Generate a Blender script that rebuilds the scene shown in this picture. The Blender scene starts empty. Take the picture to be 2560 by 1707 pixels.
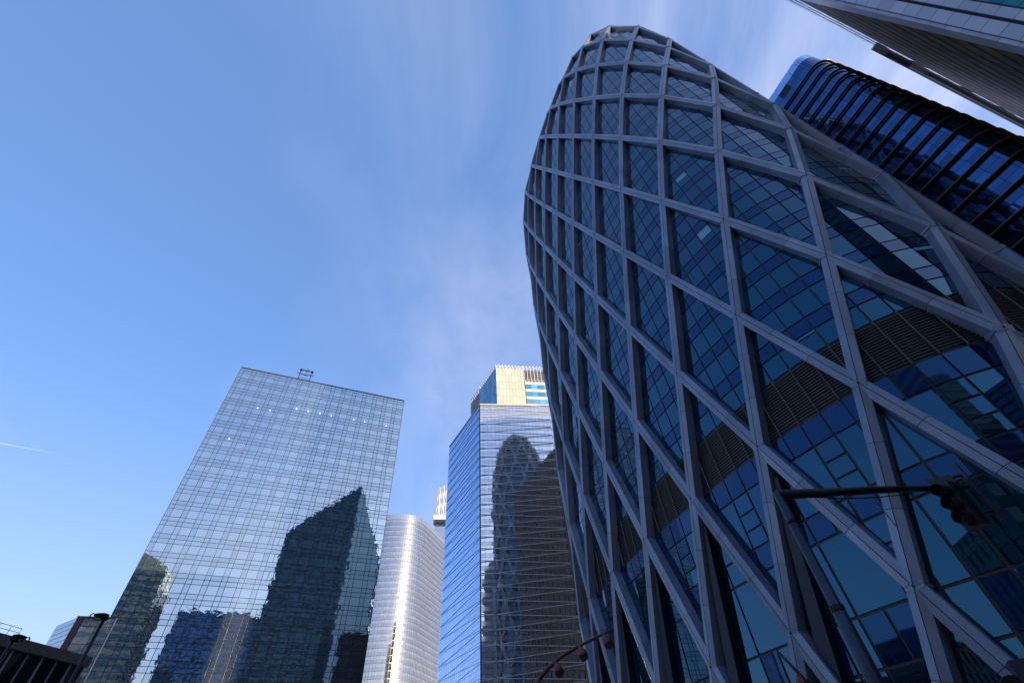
import bpy, math, random
from mathutils import Vector, Matrix
random.seed(7)
rad = math.radians
sc = bpy.context.scene
C = sc.collection

# ------------------------------------------------------------------ camera
cam_d = bpy.data.cameras.new("camera"); cam = bpy.data.objects.new("camera", cam_d); C.objects.link(cam)
cam_d.sensor_width = 36.0; cam_d.lens = 16.159; cam_d.clip_start = 0.1; cam_d.clip_end = 60000
CR = ((0.996631, 0.082018, 0.0), (0.060318, -0.732943, 0.677611), (-0.055576, 0.675328, 0.735421))
EYE = Vector((0, 0, 1.6))
_m = Matrix(((CR[0][0], CR[0][1], -CR[0][2], 0), (CR[1][0], CR[1][1], -CR[1][2], 0), (CR[2][0], CR[2][1], -CR[2][2], 0), (0, 0, 0, 1)))
# columns of CR (world = CR @ (right, up, forward))
R_ = Vector((0.996631, 0.060318, -0.055576)); U_ = Vector((0.082018, -0.732943, 0.675328)); F_ = Vector((0.0, 0.677611, 0.735421))
cam.matrix_world = Matrix(((R_.x, U_.x, -F_.x, EYE.x), (R_.y, U_.y, -F_.y, EYE.y), (R_.z, U_.z, -F_.z, EYE.z), (0, 0, 0, 1)))
sc.camera = cam

# ------------------------------------------------------------------ light
SUN_AZ, SUN_EL = 135.0, 12.0
sdir = Vector((math.sin(rad(SUN_AZ)) * math.cos(rad(SUN_EL)), math.cos(rad(SUN_AZ)) * math.cos(rad(SUN_EL)), math.sin(rad(SUN_EL))))
sun_d = bpy.data.lights.new("sun", "SUN"); sun = bpy.data.objects.new("sun", sun_d); C.objects.link(sun)
sun_d.energy = 3.6; sun_d.angle = rad(0.53); sun_d.color = (1.0, 0.80, 0.56)
sun.rotation_euler = sdir.to_track_quat("Z", "Y").to_euler(); sun.location = (0, 0, 400)

w = bpy.data.worlds.new("World"); sc.world = w; w.use_nodes = True
nt = w.node_tree; nt.nodes.clear()
def N(tree, t, **kw):
    n = tree.nodes.new(t)
    for k, v in kw.items():
        if k in n.inputs: n.inputs[k].default_value = v
        else: setattr(n, k, v)
    return n
out = N(nt, "ShaderNodeOutputWorld"); bg = N(nt, "ShaderNodeBackground"); bg.inputs["Strength"].default_value = 0.15
sky = N(nt, "ShaderNodeTexSky"); sky.sky_type = "NISHITA"; sky.sun_disc = False
sky.sun_elevation = rad(SUN_EL); sky.sun_rotation = rad(SUN_AZ); sky.altitude = 60; sky.air_density = 1.0; sky.dust_density = 2.2; sky.ozone_density = 2.5
geo = N(nt, "ShaderNodeTexCoord")
sep = N(nt, "ShaderNodeSeparateXYZ"); nt.links.new(geo.outputs["Generated"], sep.inputs[0])
# thin high cirrus: direction projected on a flat layer, stretched along one heading
zc = N(nt, "ShaderNodeMath", operation="MAXIMUM"); zc.inputs[1].default_value = 0.0; nt.links.new(sep.outputs["Z"], zc.inputs[0])
za = N(nt, "ShaderNodeMath", operation="ADD"); za.inputs[1].default_value = 0.16; nt.links.new(zc.outputs[0], za.inputs[0])
dx = N(nt, "ShaderNodeMath", operation="DIVIDE"); nt.links.new(sep.outputs["X"], dx.inputs[0]); nt.links.new(za.outputs[0], dx.inputs[1])
dy = N(nt, "ShaderNodeMath", operation="DIVIDE"); nt.links.new(sep.outputs["Y"], dy.inputs[0]); nt.links.new(za.outputs[0], dy.inputs[1])
cmb = N(nt, "ShaderNodeCombineXYZ"); nt.links.new(dx.outputs[0], cmb.inputs[0]); nt.links.new(dy.outputs[0], cmb.inputs[1])
mp = N(nt, "ShaderNodeMapping"); mp.inputs["Rotation"].default_value = (0, 0, rad(12)); mp.inputs["Scale"].default_value = (1.7, 0.8, 1); mp.inputs["Location"].default_value = (0.35, 0.1, 0)
nt.links.new(cmb.outputs[0], mp.inputs[0])
n1 = N(nt, "ShaderNodeTexNoise", Scale=1.0, Detail=9.0, Roughness=0.62, Distortion=0.7); nt.links.new(mp.outputs[0], n1.inputs["Vector"])
mp2 = N(nt, "ShaderNodeMapping"); mp2.inputs["Scale"].default_value = (0.55, 0.45, 1); mp2.inputs["Location"].default_value = (3.1, 1.7, 0)
nt.links.new(cmb.outputs[0], mp2.inputs[0])
n2 = N(nt, "ShaderNodeTexNoise", Scale=1.0, Detail=4.0, Roughness=0.5); nt.links.new(mp2.outputs[0], n2.inputs["Vector"])
r1 = N(nt, "ShaderNodeMapRange"); r1.inputs[1].default_value = 0.34; r1.inputs[2].default_value = 0.76; nt.links.new(n1.outputs["Fac"], r1.inputs[0])
r2 = N(nt, "ShaderNodeMapRange"); r2.inputs[1].default_value = 0.30; r2.inputs[2].default_value = 0.75; xb = N(nt, "ShaderNodeMath", operation="MULTIPLY_ADD"); xb.inputs[1].default_value = 0.30; nt.links.new(sep.outputs["X"], xb.inputs[0]); nt.links.new(n2.outputs["Fac"], xb.inputs[2])
nt.links.new(xb.outputs[0], r2.inputs[0])
mu = N(nt, "ShaderNodeMath", operation="MULTIPLY"); nt.links.new(r1.outputs[0], mu.inputs[0]); nt.links.new(r2.outputs[0], mu.inputs[1])
mu2 = N(nt, "ShaderNodeMath", operation="MULTIPLY"); mu2.operation = "MULTIPLY_ADD"; mu2.inputs[1].default_value = 1.15; mu2.inputs[2].default_value = 0.07; mu2.use_clamp = True; nt.links.new(mu.outputs[0], mu2.inputs[0])
mixc = N(nt, "ShaderNodeMix", data_type="RGBA"); mixc.inputs["B"].default_value = (2.5, 2.65, 3.5, 1)
nt.links.new(mu2.outputs[0], mixc.inputs["Factor"]); hs = N(nt, "ShaderNodeHueSaturation"); hs.inputs["Saturation"].default_value = 1.16; hs.inputs["Hue"].default_value = 0.500; hs.inputs["Value"].default_value = 1.2; nt.links.new(sky.outputs[0], hs.inputs["Color"])
tn = N(nt, "ShaderNodeMix", data_type="RGBA", blend_type="MULTIPLY"); tn.inputs["Factor"].default_value = 1.0; tn.inputs["B"].default_value = (0.93, 0.91, 1.06, 1); nt.links.new(hs.outputs[0], tn.inputs["A"])
fl = N(nt, "ShaderNodeMix", data_type="RGBA"); fl.inputs["Factor"].default_value = 0.5; fl.inputs["B"].default_value = (0.42, 1.02, 2.35, 1); nt.links.new(tn.outputs["Result"], fl.inputs["A"])
nt.links.new(fl.outputs["Result"], mixc.inputs["A"])
hz = N(nt, "ShaderNodeMath", operation="SUBTRACT"); hz.inputs[0].default_value = 1.0; nt.links.new(zc.outputs[0], hz.inputs[1])
hp = N(nt, "ShaderNodeMath", operation="POWER"); hp.inputs[1].default_value = 4.0; nt.links.new(hz.outputs[0], hp.inputs[0])
hm = N(nt, "ShaderNodeMath", operation="MULTIPLY"); hm.inputs[1].default_value = 1.0; nt.links.new(hp.outputs[0], hm.inputs[0])
mixh = N(nt, "ShaderNodeMix", data_type="RGBA"); mixh.inputs["B"].default_value = (2.55, 2.55, 2.95, 1)
nt.links.new(hm.outputs[0], mixh.inputs["Factor"]); nt.links.new(mixc.outputs["Result"], mixh.inputs["A"])
nt.links.new(mixh.outputs["Result"], bg.inputs["Color"]); nt.links.new(bg.outputs[0], out.inputs[0])

sc.view_settings.view_transform = "Standard"; sc.view_settings.look = "None"; sc.view_settings.exposure = 1.15; sc.view_settings.gamma = 1.0
sc.view_settings.use_curve_mapping = False
sc.render.engine = "CYCLES"; sc.cycles.use_denoising = True; sc.cycles.max_bounces = 8; sc.cycles.glossy_bounces = 5; sc.cycles.diffuse_bounces = 3
sc.cycles.caustics_reflective = False; sc.cycles.caustics_refractive = False; sc.cycles.blur_glossy = 0.3

# ------------------------------------------------------------------ materials
MATS = {}
def mat(name, col, rough=0.5, metal=0.0, ior=1.45, var=0.0, vscale=1.0, bump=0.0, bscale=3.0, tint=None, stretch=(1, 1, 1), rand=0.0, alpha=1.0):
    m = bpy.data.materials.new(name); m.use_nodes = True; t = m.node_tree; b = t.nodes["Principled BSDF"]
    b.inputs["Base Color"].default_value = (*col, 1); b.inputs["Roughness"].default_value = rough; b.inputs["Metallic"].default_value = metal; b.inputs["IOR"].default_value = ior
    if tint: b.inputs["Specular Tint"].default_value = (*tint, 1)
    if alpha < 1: b.inputs["Alpha"].default_value = alpha
    tc = N(t, "ShaderNodeNewGeometry")
    src = None
    if var > 0 or rand > 0:
        hsv = N(t, "ShaderNodeHueSaturation"); hsv.inputs["Color"].default_value = (*col, 1)
        val = None
        if var > 0:
            mpn = N(t, "ShaderNodeMapping"); mpn.inputs["Scale"].default_value = stretch; t.links.new(tc.outputs["Position"], mpn.inputs[0])
            nz = N(t, "ShaderNodeTexNoise", Scale=vscale, Detail=5.0, Roughness=0.6); t.links.new(mpn.outputs[0], nz.inputs["Vector"])
            mr = N(t, "ShaderNodeMapRange"); mr.inputs[1].default_value = 0.25; mr.inputs[2].default_value = 0.75; mr.inputs[3].default_value = 1 - var; mr.inputs[4].default_value = 1 + var
            t.links.new(nz.outputs["Fac"], mr.inputs[0]); val = mr.outputs[0]
        if rand > 0:
            # tone of a pane, constant over the pane
            at = N(t, "ShaderNodeAttribute"); at.attribute_name = "tone"
            mr2 = N(t, "ShaderNodeMapRange"); mr2.inputs[3].default_value = 1 - rand; mr2.inputs[4].default_value = 1 + rand; t.links.new(at.outputs["Fac"], mr2.inputs[0])
            if val is None: val = mr2.outputs[0]
            else:
                mm = N(t, "ShaderNodeMath", operation="MULTIPLY"); t.links.new(val, mm.inputs[0]); t.links.new(mr2.outputs[0], mm.inputs[1]); val = mm.outputs[0]
        t.links.new(val, hsv.inputs["Value"]); t.links.new(hsv.outputs[0], b.inputs["Base Color"])
    if bump > 0:
        nb = N(t, "ShaderNodeTexNoise", Scale=bscale, Detail=2.0, Roughness=0.45); t.links.new(tc.outputs["Position"], nb.inputs["Vector"])
        bp = N(t, "ShaderNodeBump"); bp.inputs["Strength"].default_value = 1.0; bp.inputs["Distance"].default_value = bump
        t.links.new(nb.outputs["Fac"], bp.inputs["Height"]); t.links.new(bp.outputs[0], b.inputs["Normal"])
    MATS[name] = m
    return m
mat("cladding", (0.19, 0.232, 0.315), 0.34, 0.2, 1.5, var=0.24, vscale=0.9, bump=0.004, bscale=0.9, stretch=(1, 1, 0.16), rand=0.14)
mat("joint", (0.03, 0.032, 0.036), 0.7)
mat("glass_vision", (0.004, 0.022, 0.040), 0.012, 0.0, 2.0, bump=0.006, bscale=0.3, tint=(0.18, 0.64, 1.0), rand=0.4, var=0.4, vscale=0.06)
mat("glass_spandrel", (0.002, 0.012, 0.048), 0.03, 0.0, 1.85, bump=0.004, bscale=0.35, tint=(0.15, 0.45, 0.95), rand=0.35)
mat("glass_blind", (0.16, 0.30, 0.40), 0.03, 0.0, 1.8, tint=(0.6, 0.9, 1.0), rand=0.4)
mat("glass_lobby", (0.002, 0.012, 0.022), 0.01, 0.0, 2.05, bump=0.006, bscale=0.22, tint=(0.18, 0.6, 1.0), rand=0.4)
mat("mullion_dark", (0.012, 0.014, 0.018), 0.5)
mat("core_dark", (0.006, 0.009, 0.016), 0.6)
mat("louvre_metal", (0.075, 0.065, 0.055), 0.45, 0.4)
mat("column_dark", (0.010, 0.015, 0.026), 0.45, 0.2)
mat("mirror_glass", (0.41, 0.53, 0.61), 0.012, 0.94, 1.5, bump=0.005, bscale=0.8, rand=0.05)
mat("mirror_dim", (0.36, 0.48, 0.57), 0.012, 0.94, 1.5, bump=0.005, bscale=0.8, rand=0.07)
mat("pale_mirror", (0.74, 0.79, 0.85), 0.02, 0.92, 1.5, bump=0.010, bscale=0.5, rand=0.08)
mat("blue_mirror", (0.40, 0.58, 0.86), 0.03, 0.90, 1.5, bump=0.004, bscale=0.5, rand=0.08)
mat("cream_panel", (0.66, 0.63, 0.58), 0.06, 0.8, 1.5, rand=0.08)
mat("cream_bar", (0.62, 0.62, 0.62), 0.35, 0.2)
mat("green_glass", (0.44, 0.49, 0.42), 0.25, 0.05, 1.6, rand=0.08)
mat("teal_glass", (0.10, 0.32, 0.48), 0.06, 0.2, 1.9, rand=0.4)
mat("white_steel", (0.72, 0.74, 0.76), 0.4, 0.3)
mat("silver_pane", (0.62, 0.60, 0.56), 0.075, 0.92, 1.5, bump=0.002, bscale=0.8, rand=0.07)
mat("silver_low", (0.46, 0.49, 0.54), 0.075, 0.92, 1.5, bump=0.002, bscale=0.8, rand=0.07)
mat("silver_frame", (0.34, 0.33, 0.32), 0.3, 0.8)
mat("rust_fin", (0.45, 0.33, 0.24), 0.45, 0.3, var=0.25, vscale=0.2)
mat("bronze_ledge", (0.27, 0.20, 0.15), 0.36, 0.5, var=0.2, vscale=0.8)
mat("deep_blue_glass", (0.035, 0.11, 0.27), 0.02, 0.85, 1.8, bump=0.006, bscale=0.3, rand=0.3)
mat("gold_reflection", (0.24, 0.145, 0.055), 0.42, 0.5, 1.35, bump=0.02, bscale=0.45, rand=0.5, tint=(0.20, 0.125, 0.055))  # gold reflection put into the pane colour
mat("light_glass", (0.62, 0.68, 0.74), 0.03, 0.85, 1.6, bump=0.01, bscale=0.5, rand=0.25)
mat("grey_panel", (0.46, 0.47, 0.52), 0.35, 0.25, rand=0.12)
mat("teal_window", (0.01, 0.13, 0.15), 0.02, 0.1, 1.9, rand=0.6, tint=(0.5, 0.95, 1.0))
mat("brown_ledge", (0.10, 0.085, 0.080), 0.5)
mat("black_glass", (0.006, 0.008, 0.012), 0.03, 0.0, 1.7, rand=0.5)
mat("stone_coping", (0.16, 0.14, 0.13), 0.8, var=0.2, vscale=1.5)
mat("lamp_black", (0.012, 0.012, 0.014), 0.4, 0.3)
mat("pole_blue", (0.030, 0.045, 0.075), 0.4, 0.4, var=0.2, vscale=2.0)
mat("red_paint", (0.13, 0.018, 0.010), 0.35, 0.1, var=0.25, vscale=6.0)
mat("traffic_black", (0.005, 0.0055, 0.007), 0.45)
mat("lens_dark", (0.02, 0.02, 0.03), 0.1, 0.0, 1.6)
mat("lens_red", (0.16, 0.01, 0.01), 0.15); mat("lens_amber", (0.18, 0.07, 0.01), 0.15); mat("lens_green", (0.01, 0.10, 0.06), 0.15)
mat("maroon_panel", (0.14, 0.06, 0.07), 0.5)
mat("paving", (0.22, 0.21, 0.20), 0.85, var=0.25, vscale=0.6)
mat("asphalt", (0.05, 0.05, 0.052), 0.85, var=0.25, vscale=1.5)
mat("kerb", (0.36, 0.35, 0.33), 0.8)
mat("brown_stone", (0.045, 0.030, 0.024), 0.5, var=0.2, vscale=0.3)
mat("tan_stone", (0.58, 0.46, 0.29), 0.7, var=0.2, vscale=0.2)
mat("cobalt_glass", (0.03, 0.13, 0.30), 0.06, 0.3, 1.8, rand=0.4)
mat("petrol_glass", (0.022, 0.085, 0.11), 0.06, 0.1, 1.7, rand=0.4)
mat("petrol_band", (0.008, 0.022, 0.03), 0.3)
mat("painted_lit_wall", (0.66, 0.72, 0.66), 0.4, 0.1)  # brightness of a lit facet put into the base colour
mat("vapour", (0.9, 0.9, 0.92), 1.0, alpha=0.08)

# ------------------------------------------------------------------ mesh helpers
def link(o, parent=None):
    C.objects.link(o)
    if parent: o.parent = parent
    return o
class MB:
    def __init__(s): s.v = []; s.f = []; s.m = []; s.t = []
    def poly(s, pts, mi=0, tone=0.5):
        i = len(s.v); s.v += [tuple(p) for p in pts]; s.f.append(tuple(range(i, i + len(pts)))); s.m.append(mi); s.t.append(tone)
    def hexa(s, c, mi=0, tone=0.5):
        """8 corners: 0-3 one end (loop), 4-7 the other end"""
        i = len(s.v); s.v += [tuple(p) for p in c]
        for q in ((3, 2, 1, 0), (4, 5, 6, 7), (0, 1, 5, 4), (1, 2, 6, 5), (2, 3, 7, 6), (3, 0, 4, 7)):
            s.f.append(tuple(i + k for k in q)); s.m.append(mi); s.t.append(tone)
    def box(s, c, size, ax=None, mi=0, tone=0.5):
        c = Vector(c); X, Y, Z = ax or (Vector((1, 0, 0)), Vector((0, 1, 0)), Vector((0, 0, 1)))
        a, b, d = size[0] / 2, size[1] / 2, size[2] / 2
        s.hexa([c - X * a - Y * b - Z * d, c + X * a - Y * b - Z * d, c + X * a + Y * b - Z * d, c - X * a + Y * b - Z * d,
                c - X * a - Y * b + Z * d, c + X * a - Y * b + Z * d, c + X * a + Y * b + Z * d, c - X * a + Y * b + Z * d], mi, tone)
    def tube(s, pts, radii, n=10, cap=True, mi=0, flat=1.0):
        pts = [Vector(p) for p in pts]; rings = []
        up0 = Vector((0, 0, 1))
        for k, p in enumerate(pts):
            d = (pts[min(k + 1, len(pts) - 1)] - pts[max(k - 1, 0)]).normalized()
            up = up0 if abs(d.dot(up0)) < 0.95 else Vector((1, 0, 0))
            a = d.cross(up).normalized(); b = a.cross(d).normalized(); i0 = len(s.v)
            r = radii[k] if isinstance(radii, (list, tuple)) else radii
            for j in range(n):
                an = 2 * math.pi * j / n; s.v.append(tuple(p + a * r * math.cos(an) + b * r * flat * math.sin(an)))
            rings.append(i0)
        for k in range(len(pts) - 1):
            for j in range(n):
                s.f.append((rings[k] + j, rings[k] + (j + 1) % n, rings[k + 1] + (j + 1) % n, rings[k + 1] + j)); s.m.append(mi); s.t.append(0.5)
        if cap:
            s.f.append(tuple(rings[0] + j for j in reversed(range(n)))); s.m.append(mi); s.t.append(0.5)
            s.f.append(tuple(rings[-1] + j for j in range(n))); s.m.append(mi); s.t.append(0.5)
    def mesh(s, name, mats, smooth=False, off=None):
        me = bpy.data.meshes.new(name)
        vs = s.v if off is None else [(x - off[0], y - off[1], z - off[2]) for x, y, z in s.v]
        me.from_pydata(vs, [], s.f)
        for m in (mats if isinstance(mats, (list, tuple)) else [mats]): me.materials.append(MATS[m])
        me.polygons.foreach_set("material_index", s.m)
        a = me.attributes.new("tone", "FLOAT", "FACE"); a.data.foreach_set("value", s.t)
        if smooth: me.polygons.foreach_set("use_smooth", [True] * len(s.f))
        me.update(); return me
    def build(s, name, mats, parent=None, smooth=False):
        base = parent_base(parent)
        o = bpy.data.objects.new(name, s.mesh(name, mats, smooth, base)); return link(o, parent)
def parent_base(p):
    b = Vector((0, 0, 0))
    while p is not None: b += p.location; p = p.parent
    return b
def thing(name, label, cat, loc, group=None):
    o = bpy.data.objects.new(name, None); link(o); o.location = loc; o.empty_display_size = 1
    o["label"] = label; o["category"] = cat
    if group: o["group"] = group
    return o
def tag(o, label, cat, group=None):
    o["label"] = label; o["category"] = cat
    if group: o["group"] = group
    return o
def pix(p):
    d = Vector(p) - EYE; z = d.dot(F_)
    if z < 0.05: return None
    return (1280 + 1149.06 * d.dot(R_) / z, 853.5 - 1149.06 * d.dot(U_) / z)
def dirv(az): return Vector((math.sin(rad(az)), math.cos(rad(az)), 0))

class Facade:
    """gathers panes of one building; the 300 that show largest become parts, the rest one joined part"""
    def __init__(s, root, occl=None): s.root = root; s.p = []; s.occl = occl
    def pane(s, q, n, mname, depth=0.05, tilt=0.0, tone=None):
        """q: 4 corners counter-clockwise seen from outside, n: outward normal"""
        q = [Vector(x) for x in q]; n = Vector(n)
        tone = random.random() if tone is None else tone
        if tilt:
            a, b = random.gauss(0, tilt), random.gauss(0, tilt)
            wv, hv = (q[1] - q[0]).length, (q[3] - q[0]).length
            o = [(-.5, -.5), (.5, -.5), (.5, .5), (-.5, .5)]
            f = [q[k] + n * (depth + a * o[k][0] * wv + b * o[k][1] * hv) for k in range(4)]
        else: f = [x + n * depth for x in q]
        c = (q[0] + q[2]) / 2; sc_ = 0.0
        if n.dot(EYE - c) > 0:
            pp = [pix(x) for x in f]
            if all(pp):
                cx = sum(x for x, _ in pp) / 4; cy = sum(y for _, y in pp) / 4
                if 0 < cx < 2560 and 0 < cy < 1707 and not (s.occl and s.occl(cx, cy)):
                    sc_ = abs(sum(pp[k][0] * pp[(k + 1) % 4][1] - pp[(k + 1) % 4][0] * pp[k][1] for k in range(4))) / 2
        s.p.append((sc_, q, f, mname, tone))
    def finish(s, nmax=300, name="pane"):
        s.p.sort(key=lambda t: -t[0])
        rest = MB(); names = []
        base = parent_base(s.root)
        for k, (a, q, f, mn, tone) in enumerate(s.p):
            if k < nmax and a > 0:
                b = MB(); mi = 0
            else:
                b = rest
                if mn not in names: names.append(mn)
                mi = names.index(mn)
            i = len(b.v); b.v += [tuple(x) for x in f] + [tuple(x) for x in q]
            for fc in ((0, 1, 2, 3), (1, 0, 4, 5), (2, 1, 5, 6), (3, 2, 6, 7), (0, 3, 7, 4)):
                b.f.append(tuple(i + j for j in fc)); b.m.append(mi); b.t.append(tone)
            if b is not rest: b.build(name, [mn], s.root)
        if rest.v:
            o = rest.build("glazing", names, s.root); o["kind"] = "stuff"

# ------------------------------------------------------------------ ground
def structure(name, mb, m):
    o = mb.build(name, m); o["kind"] = "structure"; return o
g = MB(); g.poly([(-6000, -6000, 0), (6000, -6000, 0), (6000, 6000, 0), (-6000, 6000, 0)]); structure("ground", g, "paving")
g = MB(); g.poly([(-400, -9, 0.004), (400, -9, 0.004), (400, 6, 0.004), (-400, 6, 0.004)]); structure("road", g, "asphalt")
g = MB(); g.box((0, 6.15, 0.06), (800, 0.3, 0.12)); structure("kerb", g, "kerb")

# ------------------------------------------------------------------ diagrid tower
H = 11.4; L0 = 11.703
rel = [1, 3, 4.5, 7, 11.5, 18.5, 31, 46.5, 64.5, 82]      # heading of each half step from the middle of the long side to the end
half = [20.5 + r for r in rel]
seq = half + [20.5 + 180 - r for r in reversed(rel)]        # theta -5 .. 5
seq = seq + [a + 180 for a in seq]                          # theta -5 .. 15 (closed)
def _plan():
    pts = []; x, y = 0.0, 0.0
    for a in seq:
        pts.append((x, y)); x += 0.358 * math.sin(rad(a)); y -= 0.358 * math.cos(rad(a))
    # theta = -4 (index 2) is known
    ox, oy = 1.273 - pts[2][0], 3.353 - pts[2][1]
    return [(px + ox, py + oy) for px, py in pts]
PLAN = _plan()   # 40 points, index i -> theta = -5 + i/2
def plan(th):
    """smooth (Catmull-Rom) point and inward normal at theta (period 20)"""
    f = ((th + 5) * 2) % 40; i = int(f); t = f - i
    p = [PLAN[(i + k) % 40] for k in (-1, 0, 1, 2)]
    def cr(a, b, c, d): return 0.5 * (2 * b + (c - a) * t + (2 * a - 5 * b + 4 * c - d) * t * t + (3 * b - a - 3 * c + d) * t ** 3)
    def dc(a, b, c, d): return 0.5 * ((c - a) + 2 * (2 * a - 5 * b + 4 * c - d) * t + 3 * (3 * b - a - 3 * c + d) * t * t)
    x, y = cr(*[q[0] for q in p]), cr(*[q[1] for q in p]); ux, uy = dc(*[q[0] for q in p]), dc(*[q[1] for q in p])
    l = math.hypot(ux, uy); return x, y, -uy / l, ux / l     # inward = left of travel
CON = {-3: 1.05, -2: 0.62, -1: 0.287, 0: 0.087, 1: 0.006}
def con(l):
    i = math.floor(l); t = l - i
    a, b = CON.get(i, 0.0), CON.get(i + 1, 0.0); return a + (b - a) * t
ZTOP = {-3: 13.72, -2: 13.35}
def zl(l):
    i = math.floor(l); t = l - i
    a, b = ZTOP.get(i, L0 - i), ZTOP.get(i + 1, L0 - i - 1); return 1.6 + H * (a + (b - a) * t)
def S(th, l, off=0.0):
    x, y, nx, ny = plan(th); c = con(l) * H + off
    return Vector((x * H + nx * c, y * H + ny * c, zl(l)))
def Nout(th):
    x, y, nx, ny = plan(th); return Vector((-nx, -ny, 0))
D2C = Vector((30.0, 48.0, 0))
d2 = thing("diagrid_tower", "tall rounded tower wrapped in a blue grey steel diagrid over dark blue glass", "tower", D2C)

def beam_mesh(p0, p1, n0, n1, wd=1.12, dp=0.95, ridge=0.10):
    """clad member: five sided section with a ridge groove and two cross joints, front faces outward"""
    mb = MB(); p0, p1 = Vector(p0), Vector(p1); d = (p1 - p0); L = d.length; d.normalize()
    n = ((n0 + n1) / 2); n = (n - d * n.dot(d)).normalized(); s_ = d.cross(n).normalized()
    def sect(k, inset):
        q = 1.0 - inset
        c = [(-wd / 2 * q, -dp), (-wd / 2 * q, -0.03 - inset * .3), (-0.025, ridge - inset * .3), (0, ridge - 0.03 - inset * .3), (0.025, ridge - inset * .3), (wd / 2 * q, -0.03 - inset * .3), (wd / 2 * q, -dp)]
        return [p0 + d * k + s_ * a + n * b for a, b in c]
    ks = [(-0.25, 0)]
    for fr in (0.34, 0.67):
        ks += [(L * fr - 0.02, 0), (L * fr - 0.012, 0.06), (L * fr + 0.012, 0.06), (L * fr + 0.02, 0)]
    ks.append((L + 0.25, 0))
    rings = []
    for k, ins in ks:
        rings.append(len(mb.v)); mb.v += [tuple(v) for v in sect(k, ins)]
    m = 7
    for a in range(len(rings) - 1):
        dark = 1 if (ks[a][1] > 0 and ks[a + 1][1] > 0) else 0
        if a % 4 == 0: tone = random.random()
        for j in range(m):
            j2 = (j + 1) % m
            mb.f.append((rings[a] + j, rings[a] + j2, rings[a + 1] + j2, rings[a + 1] + j)); mb.m.append(1 if (dark or j in (2, 3)) else 0); mb.t.append(tone)
    mb.f.append(tuple(rings[0] + j for j in reversed(range(m)))); mb.m.append(0); mb.t.append(0.5)
    mb.f.append(tuple(rings[-1] + j for j in range(m))); mb.m.append(0); mb.t.append(0.5)
    return mb
back = MB()
def in_view(pts, margin=60):
    for p in pts:
        q = pix(p)
        if q and -margin < q[0] < 2560 + margin and -margin < q[1] < 1707 + margin: return True
    return False
for l in range(-3, 12):
    for k in range(20):
        th = k + (0.5 if l % 2 else 0.0) - 10
        # node parity: integer theta at even levels
        for sgn in (-0.5, 0.5):
            p0, p1 = S(th, l), S(th + sgn, l + 1)
            n0, n1 = Nout(th), Nout(th + sgn)
            mid = (p0 + p1) / 2
            vis = ((n0 + n1).dot(EYE - mid) > -12 or l < 2) and in_view([p0, mid, p1]) and -9.2 <= th <= 2.2
            mb = beam_mesh(p0, p1, n0 + (Vector((0, 0, 1.0)) if l < -1 else Vector()), n1 + (Vector((0, 0, 1.0)) if l < -1 else Vector()), wd=0.93 if sgn < 0 else 0.90, ridge=0.10 if sgn < 0 else 0.085)
            if vis: mb.build("beam", ["cladding", "joint"], d2)
            else:
                i = len(back.v); back.v += mb.v; back.f += [tuple(i + q for q in f) for f in mb.f]; back.m += mb.m; back.t += mb.t
o = back.build("beams_far_side", ["cladding", "joint"], d2); o["kind"] = "stuff"

# node covers: small bolted caps at the crossings
cap = MB(); cap.tube([(0, 0, 0), (0, 0.09, 0)], [0.085, 0.07], 10); capm = cap.mesh("node_cap", "lamp_black")
for l in range(2, 12):
    for k in range(20):
        th = k + (0.5 if l % 2 else 0.0) - 10
        if not (-9 <= th <= 1.5): continue
        p = S(th, l); n = Nout(th)
        if n.dot(EYE - p) < 0 or not in_view([p], 0): continue
        o = bpy.data.objects.new("node_cap", capm); link(o, d2); o.location = p + n * 0.06 - D2C; o.rotation_euler = (0, 0, math.atan2(-n.x, n.y))

GOFF = 0.85
core = MB()
lv = [-2.9 + 0.5 * i for i in range(30)] + [11.84]
lv = [x for x in lv if x <= 11.84]
for i in range(len(lv) - 1):
    for k in range(80):
        a, b = k / 4, (k + 1) / 4
        core.poly([S(a, lv[i + 1], GOFF + 0.12), S(b, lv[i + 1], GOFF + 0.12), S(b, lv[i], GOFF + 0.12), S(a, lv[i], GOFF + 0.12)])
core.poly([S(k / 4, -2.9, GOFF + 0.12) for k in range(80)])
core.build("core", "mullion_dark", d2)
fac = Facade(d2)
PW = 5                                     # panes per bay
def d2pane(t0, t1, l0, l1, m, g=0.07, tl=0.0025, tone=None):
    """pane between theta t0..t1 and levels l0 (top) .. l1 (bottom)"""
    gt = g / (0.716 * H); gl = g / H
    q = [S(t0 + gt, l1 - gl, GOFF + 0.1), S(t1 - gt, l1 - gl, GOFF + 0.1), S(t1 - gt, l0 + gl, GOFF + 0.1), S(t0 + gt, l0 + gl, GOFF + 0.1)]
    n = (q[1] - q[0]).cross(q[3] - q[0]).normalized()
    fac.pane(q, n, m, 0.06, tl, tone)
FLR = 1 / 3.0
slats = []
for bay in range(20):
    for c in range(PW):
        t0, t1 = bay - 10 + c / PW, bay - 10 + (c + 1) / PW
        l = -1.0 - FLR
        while l < 9.6:
            sp = 0.36 * FLR; la, lb, lc = l, l + sp, l + FLR
            if 9.55 < lc < 9.75: lc = 9.62
            d2pane(t0, t1, la, lb, "glass_spandrel")
            u = random.random()
            if u < 0.04 and l > 0.5:
                cut = lb + (lc - lb) * random.choice((0.45, 0.3, 0.6, 0.14, 0.14, 0.2))
                d2pane(t0, t1, lb, cut, "glass_blind"); d2pane(t0, t1, cut, lc, "glass_vision")
            else: d2pane(t0, t1, lb, lc, "glass_vision")
            l += FLR
            if l > 9.5: break
        d2pane(t0, t1, 9.99, 10.16, "glass_spandrel")
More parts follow.
